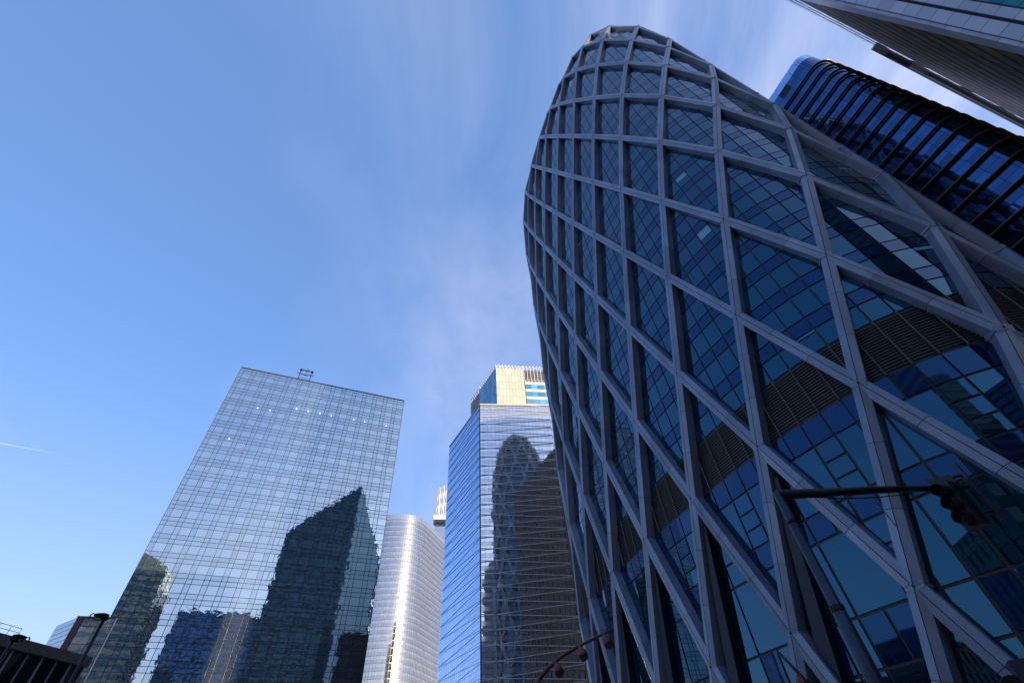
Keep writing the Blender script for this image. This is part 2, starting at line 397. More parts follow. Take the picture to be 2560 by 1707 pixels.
        # louvre band backing stays dark (core); slats below
for bay in range(20):
    for c in range(0, PW):
        t0, t1 = bay - 10 + c / PW, bay - 10 + (c + 1) / PW
        ls = [10.16, 10.50, 10.64, 11.02, 11.24, 11.62, 11.84]
        for a, b in zip(ls[:-1], ls[1:]):
            if b - a > 0.3:
                if c == 0: continue
                if c == 1: d2pane(t0 - 1 / PW, t1, a, b, "glass_lobby", 0.09)
                elif c == 2:
                    m_, m2_ = a + (b - a) * .36, a + (b - a) * .68
                    d2pane(t0, t1, a, m_, "glass_lobby", 0.08); d2pane(t0, t1, m_, m2_, "glass_lobby", 0.08); d2pane(t0, t1, m2_, b, "glass_lobby", 0.08)
                else: d2pane(t0, t1, a, b, "glass_lobby", 0.09)
            else: d2pane(t0, t1, a, b, "glass_spandrel" if random.random() < .6 else "glass_lobby", 0.09)
fac.finish(300)
# louvre slats of the plant floor: each slat runs one bay along the curve
bsl = MB()
for bay in range(20):
    vis = -9 <= bay - 10 <= 1
    for k in range(17):
        l = 9.642 + k * 0.0202
        m = MB() if vis else bsl
        for c in range(PW):
            t0, t1 = bay - 10 + (c + 0.03) / PW, bay - 10 + (c + 0.97) / PW if c == PW - 1 else bay - 10 + (c + 1.03) / PW
            a0, a1 = S(t0, l, GOFF + 0.02), S(t1, l, GOFF + 0.02); b0, b1 = S(t0, l + 0.002, GOFF + 0.09), S(t1, l + 0.002, GOFF + 0.09)
            zt = Vector((0, 0, 0.022))
            m.hexa([a0 - zt, a1 - zt, b1 - zt, b0 - zt, a0 + zt, a1 + zt, b1 + zt, b0 + zt])
        if vis: m.build("slat", "louvre_metal", d2)
    for c in range(PW):
        p0, p1 = S(bay - 10 + c / PW, 9.62, GOFF - 0.05), S(bay - 10 + c / PW, 9.99, GOFF - 0.05)
        bsl.tube([p0, p1], 0.06, 4)
o = bsl.build("louvre_frame", "louvre_metal", d2); o["kind"] = "stuff"
# inner raking columns behind the lowest members
for t in range(-8, -2):
    m = MB(); a, b = S(t - 0.02, 10.22, 0.55), S(t - 0.5 + 0.13, 11.25, 0.55); n = Nout(t - 0.2); s_ = Vector((-n.y, n.x, 0))
    m.hexa([a - s_ * .25 - n * .25, a + s_ * .25 - n * .25, a + s_ * .25 + n * .25, a - s_ * .25 + n * .25,
            b - s_ * .55 - n * .25, b + s_ * .55 - n * .25, b + s_ * .55 + n * .25, b - s_ * .55 + n * .25])
    m.build("column", "column_dark", d2)

# ------------------------------------------------------------------ generic building pieces
def bar(mb, p0, p1, n, wd, dp, mi=0):
    """flat bar lying on a wall: width wd across, depth dp along the outward normal n"""
    p0, p1, n = Vector(p0), Vector(p1), Vector(n); d = (p1 - p0).normalized(); s_ = d.cross(n).normalized() * wd / 2; o = n * dp
    mb.hexa([p0 - s_, p0 + s_, p0 + s_ + o, p0 - s_ + o, p1 - s_, p1 + s_, p1 + s_ + o, p1 - s_ + o], mi)
def prism(corners, z0, z1, mi=0, mb=None):
    """closed extrusion of a plan polygon (any winding)"""
    mb = mb or MB(); n = len(corners)
    ar = sum(corners[i][0] * corners[(i + 1) % n][1] - corners[(i + 1) % n][0] * corners[i][1] for i in range(n))
    cs = list(corners) if ar > 0 else list(reversed(corners))
    i0 = len(mb.v); mb.v += [(x, y, z0) for x, y in cs] + [(x, y, z1) for x, y in cs]
    for i in range(n):
        j = (i + 1) % n; mb.f.append((i0 + i, i0 + j, i0 + n + j, i0 + n + i)); mb.m.append(mi); mb.t.append(.5)
    mb.f.append(tuple(i0 + n + i for i in range(n))); mb.m.append(mi); mb.t.append(.5)
    mb.f.append(tuple(i0 + i for i in reversed(range(n)))); mb.m.append(mi); mb.t.append(.5)
    return mb
def v2(p, z): return Vector((p[0], p[1], z))

# ------------------------------------------------------------------ mirror slab tower (left)
P_R = Vector((-34.5, 107.1, 0)); P_L = Vector((-75.6, 87.45, 0)); T1Z = 95.0
ud = (P_L - P_R).normalized(); un = Vector((ud.y, -ud.x, 0)); un = un if un.dot(-P_R) > 0 else -un
W1 = (P_L - P_R).length
t1 = thing("mirror_slab_tower", "broad slab tower of mirror glass in a fine black grid left of the silver tower", "tower", (P_R + P_L) / 2 - un * 12)
prism([(P_R + un * -0.02).xy[:], (P_L + un * -0.02).xy[:], (P_L - un * 24).xy[:], (P_R - un * 24).xy[:]], 0, T1Z - 0.05).build("core", "core_dark", t1)
f1 = Facade(t1)
mod = W1 / 15.0; xs = [0.0]
for k in range(15): xs += [k * mod + mod * 0.667, (k + 1) * mod]
zs = []; z = T1Z
zs.append(z)
while z > 1.0:
    for st in (0.93, 0.93, 1.74):
        z -= st; zs.append(max(z, 0.0))
        if z <= 0: break
for i in range(len(xs) - 1):
    for j in range(len(zs) - 1):
        if zs[j] - zs[j + 1] < 0.1: continue
        a, b = P_R + ud * (xs[i] + .03), P_R + ud * (xs[i + 1] - .03)
        q = [v2(b, zs[j + 1] + .03), v2(a, zs[j + 1] + .03), v2(a, zs[j] - .03), v2(b, zs[j] - .03)]
        big = (i % 2 == 0) and (j % 3 == 2)
        f1.pane(q, un, "mirror_glass" if big else "mirror_dim", 0.03, 0.0009)
f1.finish(300)
for x in xs:
    m = MB(); p = P_R + ud * x; bar(m, v2(p, 0), v2(p, T1Z), un, 0.09, 0.07); m.build("mullion", "mullion_dark", t1)
m = MB(); bar(m, P_R, P_L, un, 0.08, 0.06); tm = m.mesh("transom", "mullion_dark", off=parent_base(t1))
for z in zs:
    o = bpy.data.objects.new("transom", tm); link(o, t1); o.location = (0, 0, z)
# short extra mullions of the vent lights in one column
for j in range(5, len(zs) - 1, 3):
    if random.random() < .75:
        m = MB(); p = P_R + ud * (7 * mod + mod * .33); bar(m, v2(p, zs[j + 1] if j + 1 < len(zs) else 0), v2(p, zs[j]), un, 0.08, 0.055); m.build("vent_mullion", "mullion_dark", t1)
# ceiling spots glimpsed behind the glass
mat("spot_glow", (0.9, 0.9, 0.9)); _b = MATS["spot_glow"].node_tree.nodes["Principled BSDF"]; _b.inputs["Emission Color"].default_value = (1, .98, .9, 1); _b.inputs["Emission Strength"].default_value = 1.6
for (k, zz) in ((12, 82.6), (11, 82.6), (9, 84.6), (8, 84.6), (7, 84.6), (6, 84.6), (4, 84.6), (3, 84.6), (1, 84.6), (13, 72.2)):
    m = MB(); p = P_R + ud * (k * mod + mod * .33) + un * 0.035; m.tube([v2(p, zz), v2(p + un * .02, zz)], 0.13, 8); m.build("ceiling_light", "spot_glow", t1)
# side coping
m = MB(); bar(m, v2(P_R, T1Z), v2(P_L, T1Z), un, 0.22, 0.16); m.build("coping", "mullion_dark", t1)

# window-cleaning cradle on its roof
G = P_R + (P_L - P_R) * 0.645 - un * 0.8
gn = thing("roof_gantry", "black steel maintenance gantry on the roof edge of the mirror tower", "gantry", v2(G, T1Z - 0.1))
for s_ in (-1, 1):
    m = MB(); p = G + ud * s_ * 1.55; m.tube([v2(p, T1Z - .1), v2(p, T1Z + 4.3)], 0.11, 6); m.build("post", "lamp_black", gn)
    m = MB(); m.box(v2(p, T1Z + 4.3), (.5, .5, .55)); m.build("pulley_block", "lamp_black", gn)
m = MB(); m.tube([v2(G - ud * 1.8, T1Z + 4.4), v2(G + ud * 1.8, T1Z + 4.4)], 0.15, 6); m.build("top_rail", "lamp_black", gn)
m = MB(); m.tube([v2(G - ud * 2.3, T1Z + 3.1), v2(G - un * .3, T1Z + 2.9), v2(G + ud * 2.3, T1Z + 3.1)], [0.1, .17, .1], 6); m.build("cradle_rail", "lamp_black", gn)
m = MB(); m.tube([v2(G - ud * 1.5, T1Z + 1.3), v2(G + ud * 1.5, T1Z + 1.3)], 0.05, 5); m.build("tie_rod", "lamp_black", gn)
m = MB(); m.tube([v2(G, T1Z + 4.4), v2(G, T1Z + 5.0), v2(G - ud * .35, T1Z + 5.15), v2(G - ud * .4, T1Z + 4.9)], 0.09, 6); m.build("hook", "lamp_black", gn)
m = MB(); m.tube([v2(G, T1Z + 3.0), v2(G, T1Z + 4.4)], 0.06, 5); m.build("hoist_rod", "lamp_black", gn)

# ------------------------------------------------------------------ pale tower with zigzag bars (centre)
K0 = Vector((-14.65, 139.8, 0)); rd = dirv(81.5); rn = dirv(171.5); ld = dirv(-31.3); ln = dirv(-121.3)
RW, LW, T2Z = 40.0, 30.6, 118.3; FL = 3.6
t2 = thing("zigzag_bar_tower", "pale glass tower with crossing horizontal bars beside the diagrid tower", "tower", K0 + rd * 15 - rn * 15)
KR, KL = K0 + rd * RW, K0 + ld * LW; KB = KR + ld * LW
prism([(K0 - rn * .02 - ln * .02).xy[:], KR.xy[:], KB.xy[:], KL.xy[:]], 0, T2Z - .1).build("core", "core_dark", t2)
f2 = Facade(t2, occl=lambda x, y: x > 1300 + max(0, (y - 900)) * 0.155)
def cellwall(fc, O, d, n, Wd, ztop, cw, rows, mats_, flip, tilt=0.0015, zmin=0.0, dep=0.03):
    nc = round(Wd / cw); cw = Wd / nc; z = ztop; r = 0
    while z > zmin + .2:
        hgt = rows[r % len(rows)]; z1 = max(z - hgt, zmin)
        for c in range(nc):
            a, b = O + d * (c * cw + .03), O + d * ((c + 1) * cw - .03)
            q = [v2(a, z1 + .03), v2(b, z1 + .03), v2(b, z - .03), v2(a, z - .03)]
            if flip: q = [q[1], q[0], q[3], q[2]]
            mm = mats_[r % len(mats_)]
            fc.pane(q, n, mm(z) if callable(mm) else mm, dep, tilt)
        z = z1; r += 1
cellwall(f2, K0, rd, rn, RW, T2Z, 1.45, (1.25, 2.35), ("cream_panel", "pale_mirror"), False, 0.0012)
cellwall(f2, K0, ld, ln, LW, T2Z, 1.45, (1.25, 2.35), ("blue_mirror", "blue_mirror"), True, 0.0012)
f2.finish(300)
nfl = int(T2Z / FL)
for k in range(nfl):
    zk = T2Z - 2.0 - k * FL
    if zk < 3: break
    # right face: one bar climbing, one sinking, both folded back at two thirds of the wall
    for (z0, z1, zz) in ((-0.55, 2.05, 1.1), (0.0, -1.25, -0.3)):
        m = MB(); bar(m, v2(K0, zk + z0), v2(K0 + rd * 27, zk + z1), rn, 0.15, 0.20); m.build("bar", "cream_bar", t2)
        if k > 20: continue
    # left face
    for (z0, z1) in ((0.0, 1.5), (-0.4, -2.1)):
        m = MB(); bar(m, v2(K0, zk + z0), v2(KL, zk + z1), ln, 0.08, 0.14); m.build("side_bar", "white_steel", t2)
m = MB(); bar(m, v2(K0, 0), v2(K0, T2Z), (rn + ln).normalized(), .35, .18); m.build("corner_trim", "mullion_dark", t2)
m = MB(); bar(m, v2(K0, T2Z), v2(KR, T2Z), rn, .5, .35); bar(m, v2(K0, T2Z + .003), v2(KL, T2Z + .003), ln, .35, .25); m.build("coping", "cream_bar", t2)
# crown: green glass screen and lattice
CZ = 145.0; Q0 = Vector((-8.1, 145.1, 0)); cd = dirv(79.0); cn = dirv(169.0); QL = Vector((-21.8, 167.1, 0)); cl = (QL - Q0).normalized(); cln = Vector((-cl.y, cl.x, 0)); cln = cln if cln.dot(Vector((-1, -1, 0))) > 0 else -cln
cr = bpy.data.objects.new("crown", None); link(cr, t2); cr.location = v2(Q0, T2Z) - t2.location
prism([(Q0 - cn * .3 - cln * .3).xy[:], (Q0 + cd * 30 - cn * .3).xy[:], (QL + cd * 30).xy[:], (QL - cln * .3).xy[:]], T2Z - .2, CZ - 2.4).build("crown_wall", "core_dark", cr)
fcw = Facade(cr)
cellwall(fcw, Q0, cd, cn, 12.2, CZ - 2.2, 1.35, (4.0,), ("green_glass",), False, 0.001, T2Z)
cellwall(fcw, Q0 + cd * 12.4, cd, cn, 16, CZ - 9.5, 2.6, (1.5, 2.6), ("cream_bar", "teal_glass"), False, 0.001, T2Z)
cellwall(fcw, Q0, cl, cln, (QL - Q0).length * .62, CZ - 2.2, 1.5, (2.9,), ("teal_glass",), True, 0.003, T2Z)
fcw.finish(160)
lat = MB()
for (O, d, n, a0, a1, z0, z1) in ((Q0, cd, cn, 0, 12.4, CZ - 2.2, CZ), (Q0, cd, cn, 12.4, 28.4, CZ - 9.4, CZ), (Q0, cl, cln, 0, 26, CZ - 2.2, CZ), (Q0, cl, cln, 16, 26, T2Z - 3, CZ)):
    u = a0
    while u < a1 - .2:
        bar(lat, v2(O + d * u, z0), v2(O + d * u, z1), n, .16, .18); u += 1.5
    z = z0
    while z <= z1 + .01:
        bar(lat, v2(O + d * a0, z), v2(O + d * a1, z), n, .14, .16); z += 1.2
    u = a0
    while u < a1 - 1.6:
        bar(lat, v2(O + d * u, z0), v2(O + d * (u + 1.5), min(z1, z0 + 1.6)), n, .1, .12)
        bar(lat, v2(O + d * u, max(z0, z1 - 2.4)), v2(O + d * (u + 1.5), z1), n, .1, .12); u += 1.5
o = lat.build("lattice", "white_steel", cr); o["kind"] = "stuff"

# ------------------------------------------------------------------ silver rounded tower
T3Z = 164.0
t3pts = [(-116, 330), (-115, 321), (-111.5, 313.5), (-105.5, 308.6), (-98.0, 306.6), (-91, 306.8), (-85, 308.2), (-80.2, 310.8), (-76.6, 314.4), (-74.2, 319.0), (-72.6, 324.5), (-69.8, 335), (-66.2, 349), (-63.5, 360)]
def resample(pts, step):
    # Catmull-Rom, even steps
    fine = []
    for i in range(len(pts) - 1):
        p = [Vector(pts[max(i - 1, 0)]), Vector(pts[i]), Vector(pts[i + 1]), Vector(pts[min(i + 2, len(pts) - 1)])]
        for k in range(20):
            t = k / 20; fine.append(0.5 * (2 * p[1] + (p[2] - p[0]) * t + (2 * p[0] - 5 * p[1] + 4 * p[2] - p[3]) * t * t + (3 * p[1] - p[0] - 3 * p[2] + p[3]) * t ** 3))
    fine.append(Vector(pts[-1])); outp = [fine[0]]; acc = 0
    for a, b in zip(fine[:-1], fine[1:]):
        acc += (b - a).length
        if acc >= step: outp.append(b); acc = 0
    return outp
c3 = resample(t3pts, 1.62)
t3 = thing("silver_tower", "silver rounded tower with the low sun flaring on its panes between two glass towers", "tower", (-92, 330, 0))
prism([p[:] for p in c3] + [(-80, 375), (-116, 370)], 0, T3Z - 4.2).build("core", "silver_low", t3)
f3 = Facade(t3, occl=lambda x, y: x < 1010 - (y - 1000) * .148 or x > 1115 - (y - 1300) * .06)
F3 = 3.7; nf3 = int((T3Z - 4) / F3)
fr3 = MB()
for k in range(nf3):
    z1 = T3Z - 4.2 - k * F3; z0 = z1 - F3
    for i in range(len(c3) - 1):
        a, b = c3[i], c3[i + 1]; d = (b - a).normalized(); n = Vector((d.y, -d.x, 0))
        if z0 < 0: continue
        # shingled pane: right edge stands proud
        lo = z0 + .18; mid = z0 + F3 * .52; hi = z1 - .12
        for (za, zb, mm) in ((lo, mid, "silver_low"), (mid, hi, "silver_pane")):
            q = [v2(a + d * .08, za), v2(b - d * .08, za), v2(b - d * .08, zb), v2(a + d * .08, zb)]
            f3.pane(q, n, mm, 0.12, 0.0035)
f3.finish(300)
for k in range(nf3 + 1):
    z = T3Z - 4.2 - k * F3; m = MB()
    for i in range(len(c3) - 1):
        a, b = c3[i], c3[i + 1]; d = (b - a).normalized(); n = Vector((d.y, -d.x, 0)); bar(m, v2(a, z), v2(b, z), n, .24, .30)
    m.build("floor_band", "silver_frame", t3)
for i in range(0, len(c3)):
    m = MB(); d = (c3[min(i + 1, len(c3) - 1)] - c3[max(i - 1, 0)]).normalized(); n = Vector((d.y, -d.x, 0)); bar(m, v2(c3[i], 0), v2(c3[i], T3Z - 4.2), n, .10, .26); m.build("fin", "silver_frame", t3)
m = MB(); 
for i in range(len(c3) - 1):
    a, b = c3[i], c3[i + 1]; d = (b - a).normalized(); n = Vector((d.y, -d.x, 0))
    q = [v2(a + d * .07, T3Z - 4) + n * .2, v2(b - d * .07, T3Z - 4) + n * .2, v2(b - d * .07, T3Z - .2) + n * .2, v2(a + d * .07, T3Z - .2) + n * .2]
    m.hexa([x - n * .03 for x in q] + [x + n * .03 for x in q])
o = m.build("parapet_screen", "silver_pane", t3); o["kind"] = "stuff"

# ------------------------------------------------------------------ slim fluted tower behind
t4o = Vector((-79.3, 402.3, 0)); t4d = dirv(80); t4n = dirv(170)
t4 = thing("fluted_tower", "slim tower with rippling white and rust coloured fins behind the silver tower", "tower", t4o)
prism([(t4o + t4d * a - t4n * b).xy[:] for a, b in ((-4.5, 1), (7, 1), (7, 12), (-4.5, 12))], 0, 203).build("core", "silver_low", t4)
m = MB(); m.box(v2(t4o + t4d * 1, 205), (14, 12, 4), (t4d, t4n, Vector((0, 0, 1)))); m.build("collar", "white_steel", t4)
for k in range(5):
    m = MB(); x = -3.4 + k * 1.9; pts = []; rr = []
    for j in range(25):
        z = 206 + j * 1.28 + k * .9; pts.append(v2(t4o + t4d * (x + 0.4 * math.sin(j * .75)) + t4n * .5, z)); rr.append(1.15 + .35 * math.cos(j * .75) - (0.7 * max(0, j - 19) / 5))
    m.tube(pts, rr, 8, flat=.6); m.build("flute", "white_steel" if k % 2 else "rust_fin", t4, True)

# ------------------------------------------------------------------ tower with grey pilasters overhead (top right)
T5Z = 112.0; C5 = Vector((51.5, 11.9, 0)); d5 = dirv(66.9); n5 = dirv(-23.1); e5 = dirv(157.0); m5 = dirv(-113.0)
t5 = thing("gold_reflection_tower", "tower of grey panels and glass coloured with a painted gold reflection leaning in from the upper right corner", "tower", C5 + d5 * 40 + e5 * 15)
prism([C5.xy[:], (C5 + d5 * 96).xy[:], (C5 + d5 * 96 + e5 * 36).xy[:], (C5 + e5 * 36).xy[:]], 0, T5Z - .1).build("core", "core_dark", t5)
f5 = Facade(t5)
def reflection_row(z): return "light_glass" if z > T5Z - 9 else "gold_reflection"  # paints a sky reflection on the top rows, a gold one below
cellwall(f5, C5 + d5 * 4, d5, n5, 92, T5Z, 2.0, (1.15, 2.35), (reflection_row, reflection_row), True, 0.006, 0, .04)
cellwall(f5, C5 + e5 * 2.5, e5, m5, 32, T5Z, 1.7, (1.6, 2.0), ("teal_window", "teal_window"), False, 0.004, 0, .04)
f5.finish(300)
# grey panelled corner piers, each panel a piece
mbr = MB()
for (O, d, n, w_, fl_, zz) in ((C5 - e5 * .0, d5, n5, 3.6, 1, .0), (C5, e5, m5, 1.2, 0, .0), (C5 + e5 * 1.45, e5, m5, .9, 0, .0)):
    z = T5Z + 1.5; k = 0
    while z > 1:
        hgt = 2.4
        a, b = O + d * .03, O + d * (w_ - .03)
        q = [v2(a, z - hgt + .03), v2(b, z - hgt + .03), v2(b, z - .03), v2(a, z - .03)]
        if fl_: q = [q[1], q[0], q[3], q[2]]
        pm = MB(); pm.hexa([x - n * .3 for x in q] + [x + n * .35 for x in q]); pm.t = [random.random()] * len(pm.t)
        if in_view([q[0], q[2]], 30): pm.build("cladding_panel", "grey_panel", t5)
        else:
            i = len(mbr.v); mbr.v += pm.v; mbr.f += [tuple(i + x for x in f) for f in pm.f]; mbr.m += pm.m; mbr.t += pm.t
        z -= hgt; k += 1
o = mbr.build("cladding_above", "grey_panel", t5); o["kind"] = "stuff"
for k in range(1, int(T5Z / 3.5)):          # floor strips of the gold face
    z = T5Z - k * 3.5
    m = MB(); bar(m, v2(C5 + d5 * 4, z), v2(C5 + d5 * 96, z), n5, .55, .07); m.build("floor_strip", "mullion_dark", t5)
for k in range(4):                           # stepped ledges at the far end of the roof edge
    z = T5Z - .5 - k * 1.15
    m = MB(); a, b = C5 + d5 * (33 + k * 4.5), C5 + d5 * 97; bar(m, v2(a, z), v2(b, z), n5, .45, .75 - .08 * k); m.build("ledge", "brown_ledge" if k % 2 else "grey_panel", t5)

# ------------------------------------------------------------------ blue tower with bronze ledges
T6Z = 121.8
d6 = dirv(-23.0); s6 = dirv(67.0); cr6 = Vector((72.3, 27.0, 0)); r6 = 2.6
cc = cr6 + d6 * r6 + s6 * r6
arc = []
for k in range(9):
    a = rad(-113.0 - k * 90 / 8); arc.append((cc + Vector((math.sin(a), math.cos(a), 0)) * r6).xy)
wl = [(cr6 + d6 * (r6 + x)).xy for x in (30.0, 27.4, 24.8, 22.2, 19.6, 17.0, 14.4, 11.8, 9.2, 6.6, 4.0, 2.0)]
side = [(cr6 + s6 * (r6 + x)).xy for x in (2.6, 5.2, 7.8, 10.4, 20)]
o6 = [Vector(p) for p in wl + arc + side]
t6 = thing("bronze_ledge_tower", "deep blue glass tower ringed by curved bronze ledges at every floor behind the diagrid", "tower", cr6 + d6 * 15 + s6 * 12)
prism([(p - (p - (cr6 + d6 * 15 + s6 * 12).xy).normalized() * .1)[:] for p in o6] + [(cr6 + d6 * 33.6 + s6 * 22).xy[:]], 0, T6Z - .6).build("core", "core_dark", t6)
f6 = Facade(t6)
F6 = 3.45; zt = T6Z - 8.2
def nrm6(a, b):
    d = (b - a).normalized(); n = Vector((d.y, -d.x, 0)); c = (cr6 + d6 * 15 + s6 * 12).xy
    return n if n.xy.dot((a + b) / 2 - c) > 0 else -n
for i in range(len(o6) - 1):
    a, b = o6[i], o6[i + 1]; n = nrm6(a, b); d = (b - a).normalized()
    flip = (Vector((d.x, d.y, 0)).cross(Vector((0, 0, 1)))).dot(n) < 0
    rows = [T6Z, T6Z - 2.7, T6Z - 5.4, zt]; z = zt
    while z > 1: rows += [z - F6 * .5, z - F6]; z -= F6
    for j in range(len(rows) - 1):
        if rows[j + 1] < 0: continue
        if j == 1 and i in (6, 9): continue          # plant openings in the crown
        q = [v2(a + d * .03, rows[j + 1] + .03), v2(b - d * .03, rows[j + 1] + .03), v2(b - d * .03, rows[j] - .03), v2(a + d * .03, rows[j] - .03)]
        if flip: q = [q[1], q[0], q[3], q[2]]
        f6.pane(q, n, "deep_blue_glass" if rows[j] <= T6Z - .1 else "blue_mirror", 0.05, 0.004)
f6.finish(300)
z = zt
while z > 2:
    m = MB(); pts = []; vis = False
    for i, p in enumerate(o6):
        a = o6[max(i - 1, 0)]; b = o6[min(i + 1, len(o6) - 1)]; n = nrm6(a, b); pts.append(v2(p, z) + n * .42)
    m.tube(pts, 0.30, 8, flat=.5); m.build("ledge", "bronze_ledge", t6, True)
    z -= F6

# ------------------------------------------------------------------ low buildings, lower left
def P(az, d, z=0.0): return Vector((math.sin(rad(az)) * d, math.cos(rad(az)) * d, z))
# dark office block with pale fins
B1Z = 14.6
b1a = P(-40.84, 60.0); d1 = dirv(194.6); nb1 = dirv(104.6)     # runs from the far corner towards the viewer's left
b1 = thing("dark_office_block", "low black glass office block with pale upright fins in the lower left corner", "building", b1a + d1 * 12 - nb1 * 8)
prism([b1a.xy[:], (b1a + d1 * 30).xy[:], (b1a + d1 * 30 - nb1 * 20).xy[:], (b1a - nb1 * 20).xy[:]], 0, B1Z).build("wall", "core_dark", b1)
fb = Facade(b1)
cellwall(fb, b1a + d1 * .1, d1, nb1, 29.8, B1Z - .75, 1.19, (2.6, 0.9), ("black_glass", "black_glass"), False, 0.006, 0, .04)
fb.finish(120)
for k in range(26):
    m = MB(); p = b1a + d1 * (0.1 + k * 1.19); bar(m, v2(p, 0), v2(p, B1Z - .72), nb1, .11 if k % 2 else .04, .16); m.build("fin", "grey_panel", b1)
m = MB(); bar(m, v2(b1a - d1 * .1, B1Z - .36), v2(b1a + d1 * 30, B1Z - .36), nb1, .72, .38); m.build("coping", "stone_coping", b1)
rl = bpy.data.objects.new("roof_railing", None); link(rl, b1); rl.location = v2(b1a - nb1 * .6, B1Z) - b1.location
for k in range(3):
    m = MB(); m.tube([v2(b1a + d1 * 6 - nb1 * .6, B1Z + .25 + k * .3), v2(b1a + d1 * 30 - nb1 * .6, B1Z + .25 + k * .3)], 0.02, 5); m.build("rail", "lamp_black", rl)
for k in range(31):
    m = MB(); p = b1a + d1 * (6 + k * .8) - nb1 * .6; m.tube([v2(p, B1Z), v2(p, B1Z + .87)], 0.018, 5); m.build("baluster", "lamp_black", rl)

# small glass stair head behind it
c2 = P(-43.05, 85.0); B2Z = 24.1; r2 = dirv(69.0); nr2 = dirv(159.0); l2 = dirv(-62.0); nl2 = dirv(-152.0)
b2 = thing("stair_head_block", "small block with a maroon corner strip and large pale panes behind the dark office roof", "building", c2 + r2 * 2 + l2 * 2)
prism([c2.xy[:], (c2 + r2 * 4.2).xy[:], (c2 + r2 * 4.2 + l2 * 5).xy[:], (c2 + l2 * 5).xy[:]], 0, B2Z - .05).build("wall", "core_dark", b2)
fb = Facade(b2)
cellwall(fb, c2 + r2 * .75, r2, nr2, 3.4, B2Z - .1, 1.6, (.95, 1.9, 1.9), ("light_glass",), False, 0.004, 0, .05)
cellwall(fb, c2, l2, nl2, 5, B2Z - .1, 5, (.6,), ("mirror_dim",), True, 0.004, 0, .04)
fb.finish(60)
m = MB(); bar(m, v2(c2 + r2 * .36, 0), v2(c2 + r2 * .36, B2Z), nr2, .68, .1); m.build("corner_strip", "maroon_panel", b2)
m = MB(); bar(m, v2(c2 - r2 * .05, B2Z), v2(c2 + r2 * 4.25, B2Z), nr2, .16, .14); m.build("coping", "stone_coping", b2)
m = MB(); bar(m, v2(c2 + r2 * 4.3, 0), v2(c2 + r2 * 4.3, B2Z), nr2, .14, .14); m.build("edge_trim", "white_steel", b2)

# street lamps
def street_lamp(az, d, h, label, tw):
    p = P(az, d); t = thing("street_lamp", label, "street lamp", p, "street lamps in front of the dark office block")
    u = dirv(az + 90)
    m = MB(); m.tube([v2(p, 0), v2(p, h * .5), v2(p, h)], [.075, .065, .055], 10); m.build("pole", "lamp_black", t, True)
    m = MB(); m.tube([v2(p, 0), v2(p, .5)], [.17, .14], 10); m.build("base", "lamp_black", t)
    hd = MB()
    o = [(-.36, .06), (-.24, .10), (-.05, .13), (.10, .09), (.12, -.05), (.03, -.10), (-.12, -.05), (-.30, .0)]
    dv = dirv(az) * .08; i = 0
    A = [v2(p + u * a * tw - dv, h + b) for a, b in o]; B = [v2(p + u * a * tw + dv, h + b) for a, b in o]
    hd.poly(list(reversed(A)) if tw > 0 else A); hd.poly(B if tw > 0 else list(reversed(B)))
    for k in range(len(o)):
        j = (k + 1) % len(o); hd.poly([A[k], A[j], B[j], B[k]])
    hd.build("head", "lamp_black", t)
    m = MB(); q = p - u * .44 * tw; m.tube([v2(p - u * .38 * tw, h + .1), v2(q, h + .02), v2(q, h - .10)], .025, 6); m.build("sensor", "lamp_black", t)
    m = MB(); m.box(v2(p - u * .16 * tw, h - .07), (.24, .16, .05)); m.build("lens", "lens_dark", t)
street_lamp(-41.22, 23.5, 7.9, "black street lamp rising against the left edge of the mirror tower", 1.0)
street_lamp(-46.2, 27.2, 7.85, "black street lamp in front of the dark office roof in the lower left corner", -1.0)

# ------------------------------------------------------------------ red lamp pole
d0 = 9.5
rp = thing("red_lamp_pole", "curved dark red pole carrying three bell spotlights at the foot of the diagrid tower", "lamp pole", P(-2.4, d0))
arm = [(-2.4, 0.0), (-2.4, 1.4), (-2.2, 2.3), (-1.5, 2.98), (-.7, 3.28), (0.03, 3.46), (.91, 3.58), (2.25, 3.72), (4.29, 3.86), (6.77, 3.99), (8.33, 4.06)]
m = MB(); m.tube([P(a, d0, z) for a, z in arm], [.06, .056, .052, .048, .044, .040, .036, .032, .028, .023, .017], 10); m.build("pole", "red_paint", rp, True)
for a, z in ((7.19, 3.98), (4.45, 3.85), (1.77, 3.65)):
    q = P(a, d0 - .02, z); m = MB(); hang = Vector((.05, -.10, -.17))
    m.tube([q + Vector((0, 0, 0.0)), q + hang * .3, q + hang * .55, q + hang * .9, q + hang * 1.15], [.03, .045, .075, .085, .07], 12); sp = m.build("spotlight", "red_paint", rp, True)
    m = MB(); m.tube([q + hang * 1.13, q + hang * 1.17], [.062, .05], 12); m.build("lens", "lens_dark", sp)
rq = thing("red_spot_pole", "thin slanting pole with a small red spotlight at the bottom edge of the picture", "lamp pole", P(27.5, d0))
m = MB(); m.tube([P(27.5, d0), P(27.0, d0, 1.6), P(25.6, d0, 2.65), P(24.76, d0, 2.96), P(23.28, d0, 3.42)], [.05, .045, .035, .028, .02], 8); m.build("pole", "lamp_black", rq, True)
q = P(24.2, d0 - .02, 3.06); hang = Vector((-.02, -.08, -.15))
m = MB(); m.tube([q, q + hang * .5, q + hang * .9, q + hang * 1.15], [.03, .07, .08, .065], 12); sp = m.build("spotlight", "red_paint", rq, True)
m = MB(); m.tube([q + hang * 1.13, q + hang * 1.17], [.058, .05], 12); m.build("lens", "lens_dark", sp)

